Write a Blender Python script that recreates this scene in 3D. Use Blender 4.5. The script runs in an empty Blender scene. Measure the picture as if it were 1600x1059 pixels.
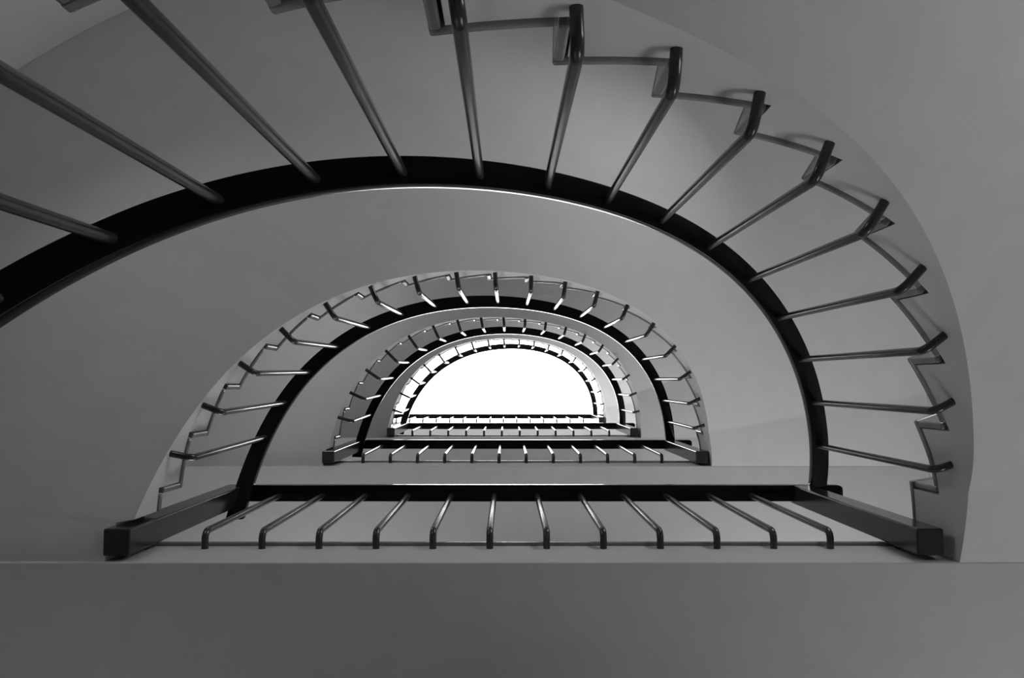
import bpy, bmesh, math
from mathutils import Vector, Matrix
C = bpy.context.scene
COL = C.collection

# ---------------------------------------------------------------- camera, looking straight up the stairwell
F_PX = 1333.0
def norm(v): return Vector(v).normalized()
_z = norm(((792.88 - 800) / F_PX, (601.26 - 529.5) / F_PX, 1.0))      # where the zenith falls in the frame
_x = Vector((1, 0.0006, 0)); _x = (_x - _x.dot(_z) * _z).normalized()
_y = _z.cross(_x)
right = Vector((_x[0], _y[0], _z[0])); down = Vector((_x[1], _y[1], _z[1])); fwd = Vector((_x[2], _y[2], _z[2]))
cam_data = bpy.data.cameras.new('camera')
cam_data.sensor_width = 36.0
cam_data.lens = 36.0 * F_PX / 1600.0
cam_data.clip_start = 0.01
cam = bpy.data.objects.new('camera', cam_data)
COL.objects.link(cam)
M = Matrix.Identity(4)
for r in range(3):
    M[r][0] = right[r]; M[r][1] = -down[r]; M[r][2] = -fwd[r]
cam.matrix_world = M
C.camera = cam

# ---------------------------------------------------------------- overcast daylight and exposure
SKY = 9.0
world = bpy.data.worlds.new('overcast_sky')
C.world = world
world.use_nodes = True
bgn = world.node_tree.nodes['Background']
bgn.inputs['Color'].default_value = (1, 1, 1, 1)
bgn.inputs['Strength'].default_value = SKY
C.view_settings.view_transform = 'Standard'
C.view_settings.look = 'None'
C.view_settings.exposure = 0.0
C.view_settings.gamma = 1.0
C.view_settings.use_curve_mapping = False
C.cycles.max_bounces = 16
C.cycles.diffuse_bounces = 12
C.cycles.glossy_bounces = 6
C.cycles.transparent_max_bounces = 12
C.cycles.sample_clamp_indirect = 6.0
C.cycles.use_denoising = True
try: C.cycles.denoiser = 'OPENIMAGEDENOISE'
except Exception: pass

# ---------------------------------------------------------------- surveyed dimensions (metres, camera at the origin)
RAIL_PLAN = {1: [0.21028, 0.52821, 1.22195, 0.11248, 0.15895, 0.90834, -0.03476, 0.00093, 0.0005, -0.01584, 0.02212, 0.02042, 0.0], 2: [0.09469, 0.75411, 1.3665, 0.35671, 0.13989, 0.93344, -0.02548, 0.0039, -0.0296, -0.02541, 0.01774, 0.00807, 0.0], 3: [0.10922, 0.70719, 1.35913, 0.32401, 0.1446, 0.93078, 0.00286, 0.01247, -0.01765, -0.01701, -0.00036, 0.00595, 0.0], 4: [0.09876, 0.74149, 1.38009, 0.33207, 0.14292, 0.92524, 0.01203, 0.00854, -0.01393, -0.01489, -0.00096, 0.00256, 0.0]}
EDGE_PLAN = {1: [0.19788, 0.50986, 1.27505, -0.11912, 0.18065, 0.92666, -0.03997, 0.00515, 0.00438, -0.02463, 0.02964, 0.01069, 0.0], 2: [0.08969, 0.7664, 1.43166, 0.25145, 0.1489, 0.95724, -0.01384, 0.00499, -0.02579, -0.02609, 0.01114, 0.00639, 0.0], 3: [0.08094, 0.68988, 1.44089, 0.26011, 0.14486, 0.9201, -0.00318, 0.01376, -0.01923, -0.02546, -0.00083, -0.00849, 0.0], 4: [0.06648, 0.72293, 1.44149, 0.25967, 0.15612, 0.92745, 0.00038, 0.01199, -0.01499, -0.02009, 0.00066, -0.01399, 0.0]}
LEVEL = [-0.20, 3.10, 6.40, 9.6705, 12.9082]        # underside of the floor finish at each landing
STOREY = [-3.30, 0.0, 3.2705, 6.5082]              # rail height of each flight against the second flight
FINISH = 0.024
SLAB = 0.29
FACE_Y = 0.577                                      # well face of every landing
C0 = Vector((0.06, FACE_Y)); R_WALL = 2.95; BACK_Y = 2.45; ROOF_Z = 16.6
RISE = 0.1737

def plan(q, t):
    cx, cy, R, ph0, dph, e, a3, b3, b2, a4, b4, qq, _ = q
    ph = ph0 + dph * t + qq * ((t - 8.5) ** 2 - 24) * 0.1
    r = R * (1 + a3*math.cos(3*ph) + b3*math.sin(3*ph) + b2*math.cos(2*ph) + a4*math.cos(4*ph) + b4*math.sin(4*ph))
    return Vector((cx - r * math.cos(ph), cy - r * e * math.sin(ph)))
def outward(q, t):
    d = plan(q, t + 1e-3) - plan(q, t - 1e-3); d.normalize()
    return Vector((d.y, -d.x))
def curve(q, t, off): return plan(q, t) + off * outward(q, t)
def find_t(q, off, y, lo, hi):                      # parameter where the curve meets the line Y = y
    a, b = lo, hi; fa = curve(q, a, off).y - y
    for _ in range(50):
        m = (a + b) / 2; fm = curve(q, m, off).y - y
        if (fm > 0) == (fa > 0): a, fa = m, fm
        else: b = m
    return (a + b) / 2
def to_wall(p):                                     # the point of the outer wall behind a point of the well edge
    d = (p - C0).normalized()
    return C0 + d * (R_WALL - 0.002)

# ---------------------------------------------------------------- materials
def mat(name, col, rough, spec=0.5, bump=0.0, scale=60.0, mottle=0.0, coat=0.0):
    m = bpy.data.materials.new(name); m.use_nodes = True
    nt = m.node_tree; b = nt.nodes['Principled BSDF']
    b.inputs['Base Color'].default_value = (col, col, col, 1)
    b.inputs['Roughness'].default_value = rough
    b.inputs['Specular IOR Level'].default_value = spec
    b.inputs['Coat Weight'].default_value = coat
    b.inputs['Coat Roughness'].default_value = 0.12
    if bump or mottle:
        tc = nt.nodes.new('ShaderNodeTexCoord')
        n = nt.nodes.new('ShaderNodeTexNoise'); n.inputs['Scale'].default_value = scale; n.inputs['Detail'].default_value = 5
        nt.links.new(tc.outputs['Object'], n.inputs['Vector'])
        if bump:
            bp = nt.nodes.new('ShaderNodeBump'); bp.inputs['Strength'].default_value = bump; bp.inputs['Distance'].default_value = 0.002
            nt.links.new(n.outputs['Fac'], bp.inputs['Height']); nt.links.new(bp.outputs['Normal'], b.inputs['Normal'])
        if mottle:
            n2 = nt.nodes.new('ShaderNodeTexNoise'); n2.inputs['Scale'].default_value = scale * 0.08; n2.inputs['Detail'].default_value = 4
            nt.links.new(tc.outputs['Object'], n2.inputs['Vector'])
            mr = nt.nodes.new('ShaderNodeMapRange'); mr.inputs['From Min'].default_value = 0.3; mr.inputs['From Max'].default_value = 0.7
            mr.inputs['To Min'].default_value = col * (1 - mottle); mr.inputs['To Max'].default_value = col * (1 + mottle)
            nt.links.new(n2.outputs['Fac'], mr.inputs['Value']); nt.links.new(mr.outputs['Result'], b.inputs['Base Color'])
    return m
M_PLASTER = mat('grey_plaster', 0.58, 0.9, 0.2, 0.25, 90, 0.025)
M_STRING = mat('pale_string_paint', 0.67, 0.8, 0.3, 0.2, 90, 0.02)
M_LANDING = mat('landing_plaster', 0.52, 0.9, 0.2, 0.25, 90, 0.025)
M_WALL = mat('wall_paint', 0.60, 0.9, 0.2, 0.2, 70, 0.02)
M_STONE = mat('stair_stone', 0.22, 0.22, 0.6, 0.1, 140, 0.12)
M_FLOOR = mat('floor_terrazzo', 0.34, 0.5, 0.5, 0.05, 160, 0.15)
M_METAL = mat('black_gloss_paint', 0.030, 0.24, 0.6, 0.05, 120, 0.15)
M_POST = mat('black_satin_paint', 0.022, 0.20, 0.5, 0.04, 80, 0.1)
M_RAIL = mat('black_polished_wood', 0.008, 0.14, 0.14, 0.04, 40, 0.2)
M_FRAME = mat('white_frame_paint', 0.7, 0.5)
M_GLASS = bpy.data.materials.new('clear_glazing'); M_GLASS.use_nodes = True
_nt = M_GLASS.node_tree; _nt.nodes.clear()
_o = _nt.nodes.new('ShaderNodeOutputMaterial'); _mx = _nt.nodes.new('ShaderNodeMixShader'); _fr = _nt.nodes.new('ShaderNodeFresnel')
_t = _nt.nodes.new('ShaderNodeBsdfTransparent'); _g = _nt.nodes.new('ShaderNodeBsdfGlossy'); _g.inputs['Roughness'].default_value = 0.02
_fr.inputs['IOR'].default_value = 1.2
_nt.links.new(_fr.outputs[0], _mx.inputs[0]); _nt.links.new(_t.outputs[0], _mx.inputs[1]); _nt.links.new(_g.outputs[0], _mx.inputs[2])
_nt.links.new(_mx.outputs[0], _o.inputs['Surface'])

# ---------------------------------------------------------------- mesh helpers
def build(name, bm, m, parent=None, smooth=False, bevel=0.0, seg=2, m2=None):
    bmesh.ops.recalc_face_normals(bm, faces=bm.faces)
    me = bpy.data.meshes.new(name); bm.to_mesh(me); bm.free()
    me.materials.append(m)
    if m2: me.materials.append(m2)
    if smooth:
        for f in me.polygons: f.use_smooth = True
    o = bpy.data.objects.new(name, me); COL.objects.link(o)
    if parent: o.parent = parent
    if bevel:
        md = o.modifiers.new('bevel', 'BEVEL'); md.width = bevel; md.segments = seg; md.limit_method = 'ANGLE'; md.angle_limit = math.radians(40)
    return o
def empty(name, loc=(0, 0, 0)):
    o = bpy.data.objects.new(name, None); COL.objects.link(o); o.empty_display_size = 0.1
    return o
def tag(o, label, cat, group=None):
    o['label'] = label; o['category'] = cat
    if group: o['group'] = group
def box(bm, x0, x1, y0, y1, z0, z1):
    v = [bm.verts.new((x, y, z)) for z in (z0, z1) for x, y in ((x0, y0), (x1, y0), (x1, y1), (x0, y1))]
    for f in ((0,1,2,3), (4,5,6,7), (0,1,5,4), (1,2,6,5), (2,3,7,6), (3,0,4,7)): bm.faces.new([v[i] for i in f])
def loft(bm, rings, caps=True):
    R = [[bm.verts.new(p) for p in ring] for ring in rings]
    n = len(R[0])
    for a, b in zip(R, R[1:]):
        for i in range(n):
            bm.faces.new((a[i], a[(i+1) % n], b[(i+1) % n], b[i]))
    if caps:
        bm.faces.new(R[0]); bm.faces.new(R[-1])
def prism(bm, pts, z0, z1): loft(bm, [[(p[0], p[1], z0) for p in pts], [(p[0], p[1], z1) for p in pts]])
def tube(bm, path, r, n=14):
    rings = []; up = Vector((0.0, 0.0, 1.0)); prev = None
    for i, p in enumerate(path):
        d = (path[min(i+1, len(path)-1)] - path[max(i-1, 0)]).normalized()
        if prev is None:
            a = d.cross(Vector((0.31, 0.17, 0.93)))
            if a.length < 0.1: a = d.cross(Vector((1, 0, 0)))
            a.normalize()
        else:
            a = prev - prev.dot(d) * d; a.normalize()
        prev = a; b = d.cross(a)
        rings.append([p + r * (math.cos(2*math.pi*k/n) * a + math.sin(2*math.pi*k/n) * b) for k in range(n)])
    loft(bm, rings)
def smooth_sides(o, ang=35):
    me = o.data
    for f in me.polygons: f.use_smooth = True
    me.set_sharp_from_angle(angle=math.radians(ang))

# ---------------------------------------------------------------- the stairwell's shell
def struct(name, bm, m, **k):
    o = build(name, bm, m, **k); o['kind'] = 'structure'; return o
T = 0.25
FRONT_ADDED = []                                                           # unseen windows added to the curved wall for the light on the flights
for k, a, half, lo, hi in ((1, 125, .070, 1.30, 2.05), (1, 55, .130, 1.05, 2.25), (2, 125, .100, 1.05, 2.25), (3, 55, .075, 1.05, 2.25),
                           (4, 55, .105, 1.05, 2.25), (1, 38, .080, -1.92, -0.82)):
    z = LEVEL[k-1] + (LEVEL[k] - LEVEL[k-1]) * (180 - a) / 180
    FRONT_ADDED.append((math.radians(a), half, z + lo, z + hi))
def arc_pt(r, a): return (C0.x + r*math.cos(a), C0.y - r*math.sin(a))
bm = bmesh.new()
cuts = [0.0, math.pi] + [a + d for a, h, _, _ in FRONT_ADDED for d in (-h, h)]
cuts = sorted(set(round(c, 6) for c in cuts))
for a0, a1 in zip(cuts, cuts[1:]):
    zz = sorted((z0, z1) for a, h, z0, z1 in FRONT_ADDED if abs((a0 + a1)/2 - a) < h)
    edges = [LEVEL[0]] + [z for w in zz for z in w] + [ROOF_Z]
    m = max(1, int((a1 - a0) / 0.04))
    for q in range(0, len(edges), 2):
        loft(bm, [[(*arc_pt(r, a0 + (a1 - a0)*s/m), z) for r, z in ((R_WALL, edges[q]), (R_WALL, edges[q+1]), (R_WALL+T, edges[q+1]), (R_WALL+T, edges[q]))] for s in range(m + 1)])
bmesh.ops.remove_doubles(bm, verts=bm.verts, dist=1e-5)
struct('wall_front', bm, M_WALL)
for side, s in (('left', -1), ('right', 1)):
    x0 = C0.x + s*R_WALL; bm = bmesh.new()
    box(bm, min(x0, x0+s*T), max(x0, x0+s*T), C0.y, BACK_Y + T, LEVEL[0], ROOF_Z)
    struct('wall_' + side, bm, M_WALL)
BACK_UNSEEN = [[(-1.65, -1.33), (1.75, 2.55)], [(-1.7, -0.8), (1.5, 2.65)], [(-1.75, -0.85), (1.4, 2.7)], [(-2.1, -0.5), (0.28, 2.75)], [(-1.6, -1.0)]]; SILL, HEAD = 0.85, 2.35  # unseen openings behind the landings, placed and sized to balance the light
bm = bmesh.new(); XL, XR = C0.x - R_WALL, C0.x + R_WALL
zs = [LEVEL[0]]
for L in LEVEL: zs += [L + FINISH + SILL, L + FINISH + HEAD]
zs.append(ROOF_Z)
for a, b in zip(zs, zs[1:]):
    q = zs.index(a)
    if q % 2 == 0: box(bm, XL, XR, BACK_Y, BACK_Y+T, a, b)
    else:
        xs = [XL] + [x for w in BACK_UNSEEN[(q - 1)//2] for x in w] + [XR]
        for k in range(0, len(xs), 2): box(bm, xs[k], xs[k+1], BACK_Y, BACK_Y+T, a, b)
struct('wall_back', bm, M_WALL)
def portal(name, loc, rot, sx, sy):
    l = bpy.data.lights.new(name, 'AREA'); l.shape = 'RECTANGLE'; l.size = sx; l.size_y = sy; l.cycles.is_portal = True
    o = bpy.data.objects.new(name, l); COL.objects.link(o); o.location = loc; o.rotation_euler = rot; return o
wn = 0
for L, ws in zip(LEVEL, BACK_UNSEEN):
    for a, b in ws:
        wn += 1
        z0, z1 = L + FINISH + SILL, L + FINISH + HEAD
        w = empty('window_%d' % wn); w['kind'] = 'structure'  # out of view, its place and width set for the light it lets in
        bm = bmesh.new(); f = 0.055; yy = BACK_Y + 0.10
        box(bm, a, a+f, yy, yy+.06, z0, z1); box(bm, b-f, b, yy, yy+.06, z0, z1)
        box(bm, a+f, b-f, yy, yy+.06, z0, z0+f); box(bm, a+f, b-f, yy, yy+.06, z1-f, z1)
        box(bm, (a+b)/2-.025, (a+b)/2+.025, yy, yy+.06, z0+f, z1-f)
        build('window_frame', bm, M_FRAME, w)
        bm = bmesh.new(); box(bm, a+f, b-f, yy+.026, yy+.034, z0+f, z1-f); build('pane', bm, M_GLASS, w)
        portal('daylight_portal', ((a+b)/2, BACK_Y + 0.20, (z0+z1)/2), (math.radians(-90), 0, 0), b-a, z1-z0)
for a, FHALF, z0, z1 in FRONT_ADDED:
    wn += 1
    w = empty('window_%d' % wn); w['kind'] = 'structure'  # out of view, added to bring light in from the curved side
    r = R_WALL + 0.12; m = 8; fa = 0.05 / r
    def curved(name, a0, a1, r0, r1, za, zb, mt):
        bm = bmesh.new()
        loft(bm, [[(*arc_pt(rr, a0 + (a1 - a0)*i/m), zz) for rr, zz in ((r0, za), (r0, zb), (r1, zb), (r1, za))] for i in range(m + 1)])
        return bm
    fb = bmesh.new()
    for a0, a1, za, zb in ((a-FHALF, a+FHALF, z0, z0+.05), (a-FHALF, a+FHALF, z1-.05, z1), (a-FHALF, a-FHALF+fa, z0+.05, z1-.05), (a+FHALF-fa, a+FHALF, z0+.05, z1-.05)):
        loft(fb, [[(*arc_pt(rr, a0 + (a1 - a0)*i/m), zz) for rr, zz in ((r, za), (r, zb), (r+.05, zb), (r+.05, za))] for i in range(m + 1)])
    build('window_frame', fb, M_FRAME, w)
    build('pane', curved('pane', a-FHALF+fa, a+FHALF-fa, r+.02, r+.028, z0+.05, z1-.05, M_GLASS), M_GLASS, w)
    x, y = arc_pt(R_WALL + 0.20, a)
    portal('daylight_portal', (x, y, (z0+z1)/2), Vector((C0.x - x, C0.y - y, 0)).to_track_quat('-Z', 'Z').to_euler(), 2*FHALF*(R_WALL+.2), z1-z0)
# ground floor
def footprint(r, yb, n=72):
    return [(C0.x + r*math.cos(math.pi*k/n), C0.y - r*math.sin(math.pi*k/n)) for k in range(n+1)] + [(C0.x - r, yb), (C0.x + r, yb)]
bm = bmesh.new(); prism(bm, footprint(R_WALL + T, BACK_Y + T), LEVEL[0] - 0.2, LEVEL[0])
struct('floor', bm, M_FLOOR)
# roof with the wide skylight
R_SKY, Y_SKY = 2.45, 1.75
bm = bmesh.new(); A = footprint(R_WALL + T, BACK_Y + T); B = footprint(R_SKY, Y_SKY)
va = [[bm.verts.new((x, y, z)) for x, y in P] for P in (A, B) for z in (ROOF_Z, ROOF_Z + 0.2)]
n = len(A)
for i in range(n):
    j = (i+1) % n
    bm.faces.new((va[0][i], va[0][j], va[2][j], va[2][i])); bm.faces.new((va[1][i], va[1][j], va[3][j], va[3][i]))
    bm.faces.new((va[0][i], va[0][j], va[1][j], va[1][i])); bm.faces.new((va[2][i], va[2][j], va[3][j], va[3][i]))
struct('ceiling', bm, M_PLASTER)
w = empty('window_%d' % (wn + 1)); w['kind'] = 'structure'
bm = bmesh.new(); prism(bm, footprint(R_SKY - 0.002, Y_SKY - 0.002), ROOF_Z + 0.12, ROOF_Z + 0.13); build('skylight_pane', bm, M_GLASS, w)
bm = bmesh.new(); A = footprint(R_SKY - 0.002, Y_SKY - 0.002); B = footprint(R_SKY - 0.06, Y_SKY - 0.06)
va = [[bm.verts.new((x, y, z)) for x, y in P] for P in (A, B) for z in (ROOF_Z + 0.04, ROOF_Z + 0.12)]
for i in range(n):
    j = (i+1) % n
    bm.faces.new((va[0][i], va[0][j], va[2][j], va[2][i])); bm.faces.new((va[1][i], va[1][j], va[3][j], va[3][i]))
    bm.faces.new((va[0][i], va[0][j], va[1][j], va[1][i])); bm.faces.new((va[2][i], va[2][j], va[3][j], va[3][i]))
build('skylight_frame', bm, M_FRAME, w)
portal('daylight_portal', (C0.x, (Y_SKY + FACE_Y - R_SKY)/2, ROOF_Z + 0.19), (0, 0, 0), 2*R_SKY, Y_SKY - (FACE_Y - R_SKY))

# ---------------------------------------------------------------- landings
LAND_NAME = ['lowest', 'second', 'third', 'topmost']
for k in range(1, 5):
    U = LEVEL[k]; g = empty('stair_landing')
    bm = bmesh.new(); box(bm, XL + .002, XR - .002, FACE_Y, BACK_Y - .002, U - SLAB, U); build('landing_slab', bm, M_LANDING, g, bevel=0.004)
    bm = bmesh.new(); box(bm, XL + .002, XR - .002, FACE_Y - 0.012, BACK_Y - .002, U, U + FINISH); build('floor_finish', bm, M_STONE, g, bevel=0.004)
    tag(g, ['lowest stair landing, wide grey slab filling the bottom of the view',
            'second stair landing up, grey slab seen in the gap above the lowest railing',
            'third stair landing up, narrow grey strip just below the bright skylight',
            'topmost stair landing, thin strip at the straight edge of the bright skylight'][k-1], 'landing', 'grey stair landings stacked one above the other')

# ---------------------------------------------------------------- curved flights: slab, treads and risers
OV = 0.009; RT = 0.022
def edge(q, t, off, k):                             # the string steps back behind the square post at its foot
    p = curve(q, t, off)
    if k > 1 and t < 3 and p.y > 0.462: p.x = min(p.x, -1.318 + (0.002 if off == 0 else 0.0))
    if t > 10 and p.x > 1.44 and p.y > 0.1: p.x = 1.44 + 0.045 * (1 - math.exp(-(p.x - 1.44) / 0.045))
    return p
def soffit_z(k, t, ts, te):
    U0, U1 = LEVEL[k-1], LEVEL[k]
    z = U0 + (min(t, 17.0) + 1) * (U1 - U0) / 18.0 - 0.3141 - 0.058 * max(0.0, min(1.0, (t - 13.5) / 3.5)) ** 2
    lo = U0 - SLAB; hi = U1 - SLAB
    if t > 17.0: z = z + (hi - z) * min(1.0, (t - 17.0) / max(0.1, te - 17.0)) ** 1.1
    d = 0.05; z = lo + d * math.log(1 + math.exp((z - lo) / d))
    return min(hi, z)
FL_LABEL = ['nearest and lowest curved stair flight, pale stepped edge sweeping across top and right',
            'second curved stair flight up, its pale stepped edge rising from the lowest left post',
            'third curved stair flight up, a narrow stepped arch inside the second flight',
            'topmost curved stair flight, the smallest arch, ringing the bright skylight']
for k in range(1, 5):
    q = EDGE_PLAN[k]; U0, U1 = LEVEL[k-1], LEVEL[k]; dz = (U1 - U0) / 18
    ts = find_t(q, OV, FACE_Y, -3.5, 6); te = find_t(q, OV, FACE_Y, 12, 20.5)
    g = empty('stair_flight'); tag(g, FL_LABEL[k-1], 'stair flight', 'curved stair flights of the stairwell')
    tl = find_t(q, 0.0, FACE_Y - 0.012, -3.5, 6); tr = find_t(q, 0.0, FACE_Y - 0.012, 12, 20.5)
    jr = [float(j) for j in range(0, 18)]                            # riser positions, tread n = j + 1 follows riser j
    jr[0] = max(jr[0], ts + 0.05); jr[-1] = min(jr[-1], te - 0.1)
    # slab
    smp = []; steps = [j + 0.13 for j in jr]
    t = ts; base = [ts + (te - ts) * i / 400 for i in range(401)]
    allt = sorted(set(base) | set(steps))
    for t in allt:
        if t < ts or t > te: continue
        n = sum(1 for s in steps if t > s + 1e-9)
        if any(abs(t - s) < 1e-9 for s in steps): smp.append((t, n)); smp.append((t, n + 1))
        else: smp.append((t, n))
    bm = bmesh.new(); prev = None
    for t, n in smp:
        p = edge(q, t, OV, k); w = to_wall(p); zt = U0 + n * dz
        if prev is None or t > prev[0]:
            zb = soffit_z(k, t, ts, te)
            ib, ob = bm.verts.new((p.x, p.y, zb)), bm.verts.new((w.x, w.y, zb))
        it, ot = bm.verts.new((p.x, p.y, zt)), bm.verts.new((w.x, w.y, zt))
        if prev is None: bm.faces.new((ib, it, ot, ob))
        else:
            _, pib, pob, pit, pot = prev
            if t > prev[0]:
                bm.faces.new((pib, ib, ob, pob)); bm.faces.new((pib, pit, it, ib)).material_index = 1; bm.faces.new((pob, ob, ot, pot))
            bm.faces.new((pit, pot, ot, it))
        prev = (t, ib, ob, it, ot)
    bm.faces.new((ib, ob, ot, it))
    sl = build('flight_slab', bm, M_PLASTER, g, m2=M_STRING); smooth_sides(sl, 30)
    # treads and risers
    for i, j in enumerate([tl] + jr):
        n = i
        z = U0 + n * dz
        e = jr[i] if i < len(jr) else tr
        if e - j > 0.03 and (n > 0 or k > 1):
            pin = [edge(q, j + (e - j) * s / 12, 0.0, k) for s in range(13)]
            pout = [to_wall(p) for p in pin]
            pts = [(p.x, p.y) for p in pin] + [(p.x, p.y) for p in reversed(pout)]
            bm = bmesh.new(); prism(bm, pts, z, z + FINISH); build('tread', bm, M_STONE, g, bevel=0.006)
        if i == 0: continue
        a = curve(q, j + 0.004, 0.0); d = (to_wall(a) - a).normalized(); side = Vector((-d.y, d.x))
        if side.dot(curve(q, j + 0.2, 0) - a) < 0: side = -side
        b = to_wall(a)
        bm = bmesh.new(); prism(bm, [(a.x, a.y), (a.x + side.x*RT, a.y + side.y*RT), (b.x + side.x*RT, b.y + side.y*RT), (b.x, b.y)], z - dz + FINISH, z)
        build('riser', bm, M_STONE, g, bevel=0.006)

# ---------------------------------------------------------------- railings
B_R = 0.0125; B_H = 1.0319; BEND = 0.03
def baluster(parent, foot, out, length, top):
    """bent rod: level foot fixed to the string, then straight up into the handrail"""
    z0 = foot.z; o3 = Vector((out.x, out.y, 0)); path = [foot + o3 * length, foot + o3 * (length * 0.5 + BEND * 0.5)]
    for s in range(7):
        a = math.pi / 2 * s / 6
        path.append(foot + o3 * (BEND - BEND * math.sin(a)) + Vector((0, 0, BEND - BEND * math.cos(a))))
    base = Vector((foot.x, foot.y, z0 + BEND))
    path += [base.lerp(top, f) for f in (0.33, 0.66, 1.0)]
    bm = bmesh.new(); tube(bm, path, B_R); o = build('baluster', bm, M_METAL, parent); smooth_sides(o, 50); return o
RW, RH, RR = 0.076, 0.048, 0.003
def lean(q, t): return 0.0249 + 0.0159 * math.cos(q[3] + q[4] * t)   # the rods splay slightly outwards
def rail_profile(c, nrm, z):
    out = []
    for sx, sz, a0 in ((1, 0, -90), (1, 1, 0), (-1, 1, 90), (-1, 0, 180)):
        cx = sx * (RW/2 - RR); cz = RR if sz == 0 else RH - RR
        for s in range(4):
            a = math.radians(a0 + 30 * s)
            u = cx + RR * math.cos(a); v = cz + RR * math.sin(a)
            out.append((c.x + nrm.x*u, c.y + nrm.y*u, z + v))
    return out
FR_LABEL = ['nearest curved black stair railing, whose long thick balusters fan across the top of the view',
            'second curved black railing, its eighteen bent balusters rising from the lowest left post',
            'third curved black railing, a small arch of short glinting balusters',
            'topmost curved railing, greyed thin band right around the white skylight']
for k in range(1, 5):
    q = RAIL_PLAN[k]; zr = lambda t: 5.6923 + STOREY[k-1] + RISE * (t - 8.5)
    g = empty('flight_railing'); tag(g, FR_LABEL[k-1], 'stair railing', 'curved railings of the flights')
    off = 0.033
    ts = find_t(q, off, 0.60, -3.5, 6); te = find_t(q, off, 0.475, 12, 20.5)
    rings = []
    for i in range(161):
        t = ts + (te - ts) * i / 160
        rings.append(rail_profile(curve(q, t, lean(q, t) + 0.006), outward(q, t), zr(t)))
    bm = bmesh.new(); loft(bm, rings); smooth_sides(build('handrail', bm, M_RAIL, g), 40)
    e = EDGE_PLAN[k]
    for i in range(18):
        c = plan(q, i); o = outward(q, i)
        best = min((abs((curve(e, s*0.02, OV) - c).cross(o)), (curve(e, s*0.02, OV) - c).dot(o)) for s in range(-150, 1100) if (curve(e, s*0.02, OV) - c).length < 0.3)
        z0 = zr(i) - B_H - 0.035
        baluster(g, Vector((c.x, c.y, z0)), o, max(0.06, best[1] + 0.001), Vector((*curve(q, i, lean(q, i)), zr(i) + 0.006)))
LR_LABEL = ['lowest straight black landing railing across the bottom of the view, between two square posts',
            'second straight black landing railing, above the lowest one, between smaller square posts',
            'third straight black landing railing, just below the bright skylight edge',
            'topmost straight grey railing in front of the bright skylight, faint in the glare']
P_S = 0.0440
for k in range(1, 5):
    H = LEVEL[k] - LEVEL[1]
    g = empty('landing_railing'); tag(g, LR_LABEL[k-1], 'landing railing', 'straight railings of the landings')
    x0, x1 = (-1.235, 1.585) if k < 4 else (XL + 0.002, 1.585)
    yc, zb = 0.5085, 4.0388 + H
    xs = [x0 + (x1 - 0.03 - x0) * i / 8 for i in range(9)]
    rings = [rail_profile(Vector((x, yc)), Vector((0, 1)), zb) for x in xs]
    for s in (1, 2, 3, 4):                                           # rounded free end
        a = math.pi / 2 * s / 4.4; f = math.cos(a)
        rings.append([(x1 - 0.03 + 0.03*math.sin(a), yc + (y - yc)*(0.35 + 0.65*f), zb + RH/2 + (z - zb - RH/2)*(0.35 + 0.65*f)) for _, y, z in rings[0]])
    bm = bmesh.new(); loft(bm, rings); smooth_sides(build('handrail', bm, M_RAIL, g), 40)
    ii = list(range(12)) if k < 4 else list(range(-9, 12))
    for i in ii:
        baluster(g, Vector((-1.0668 + 0.201*i, 0.5175, 3.05 + H)), Vector((0, 1)), FACE_Y - 0.5175 + 0.004, Vector((-1.0668 + 0.201*i, 0.5175, zb + 0.006)))
    for s, x in ((-1, -1.2797), (1, 1.3926)):
        if k == 4 and s < 0: continue
        bm = bmesh.new(); box(bm, x - P_S, x + P_S, 0.5154 - P_S, 0.5154 + P_S, 2.83 + H, 4.088 + H)
        post = build('square_post', bm, M_POST, g, bevel=0.006, seg=3)
        bm = bmesh.new()
        for zz in (3.05,): box(bm, x - .012, x + .012, 0.5154 + P_S, FACE_Y, zz + H - .012, zz + H + .012)
        build('wall_fixing', bm, M_POST, post)
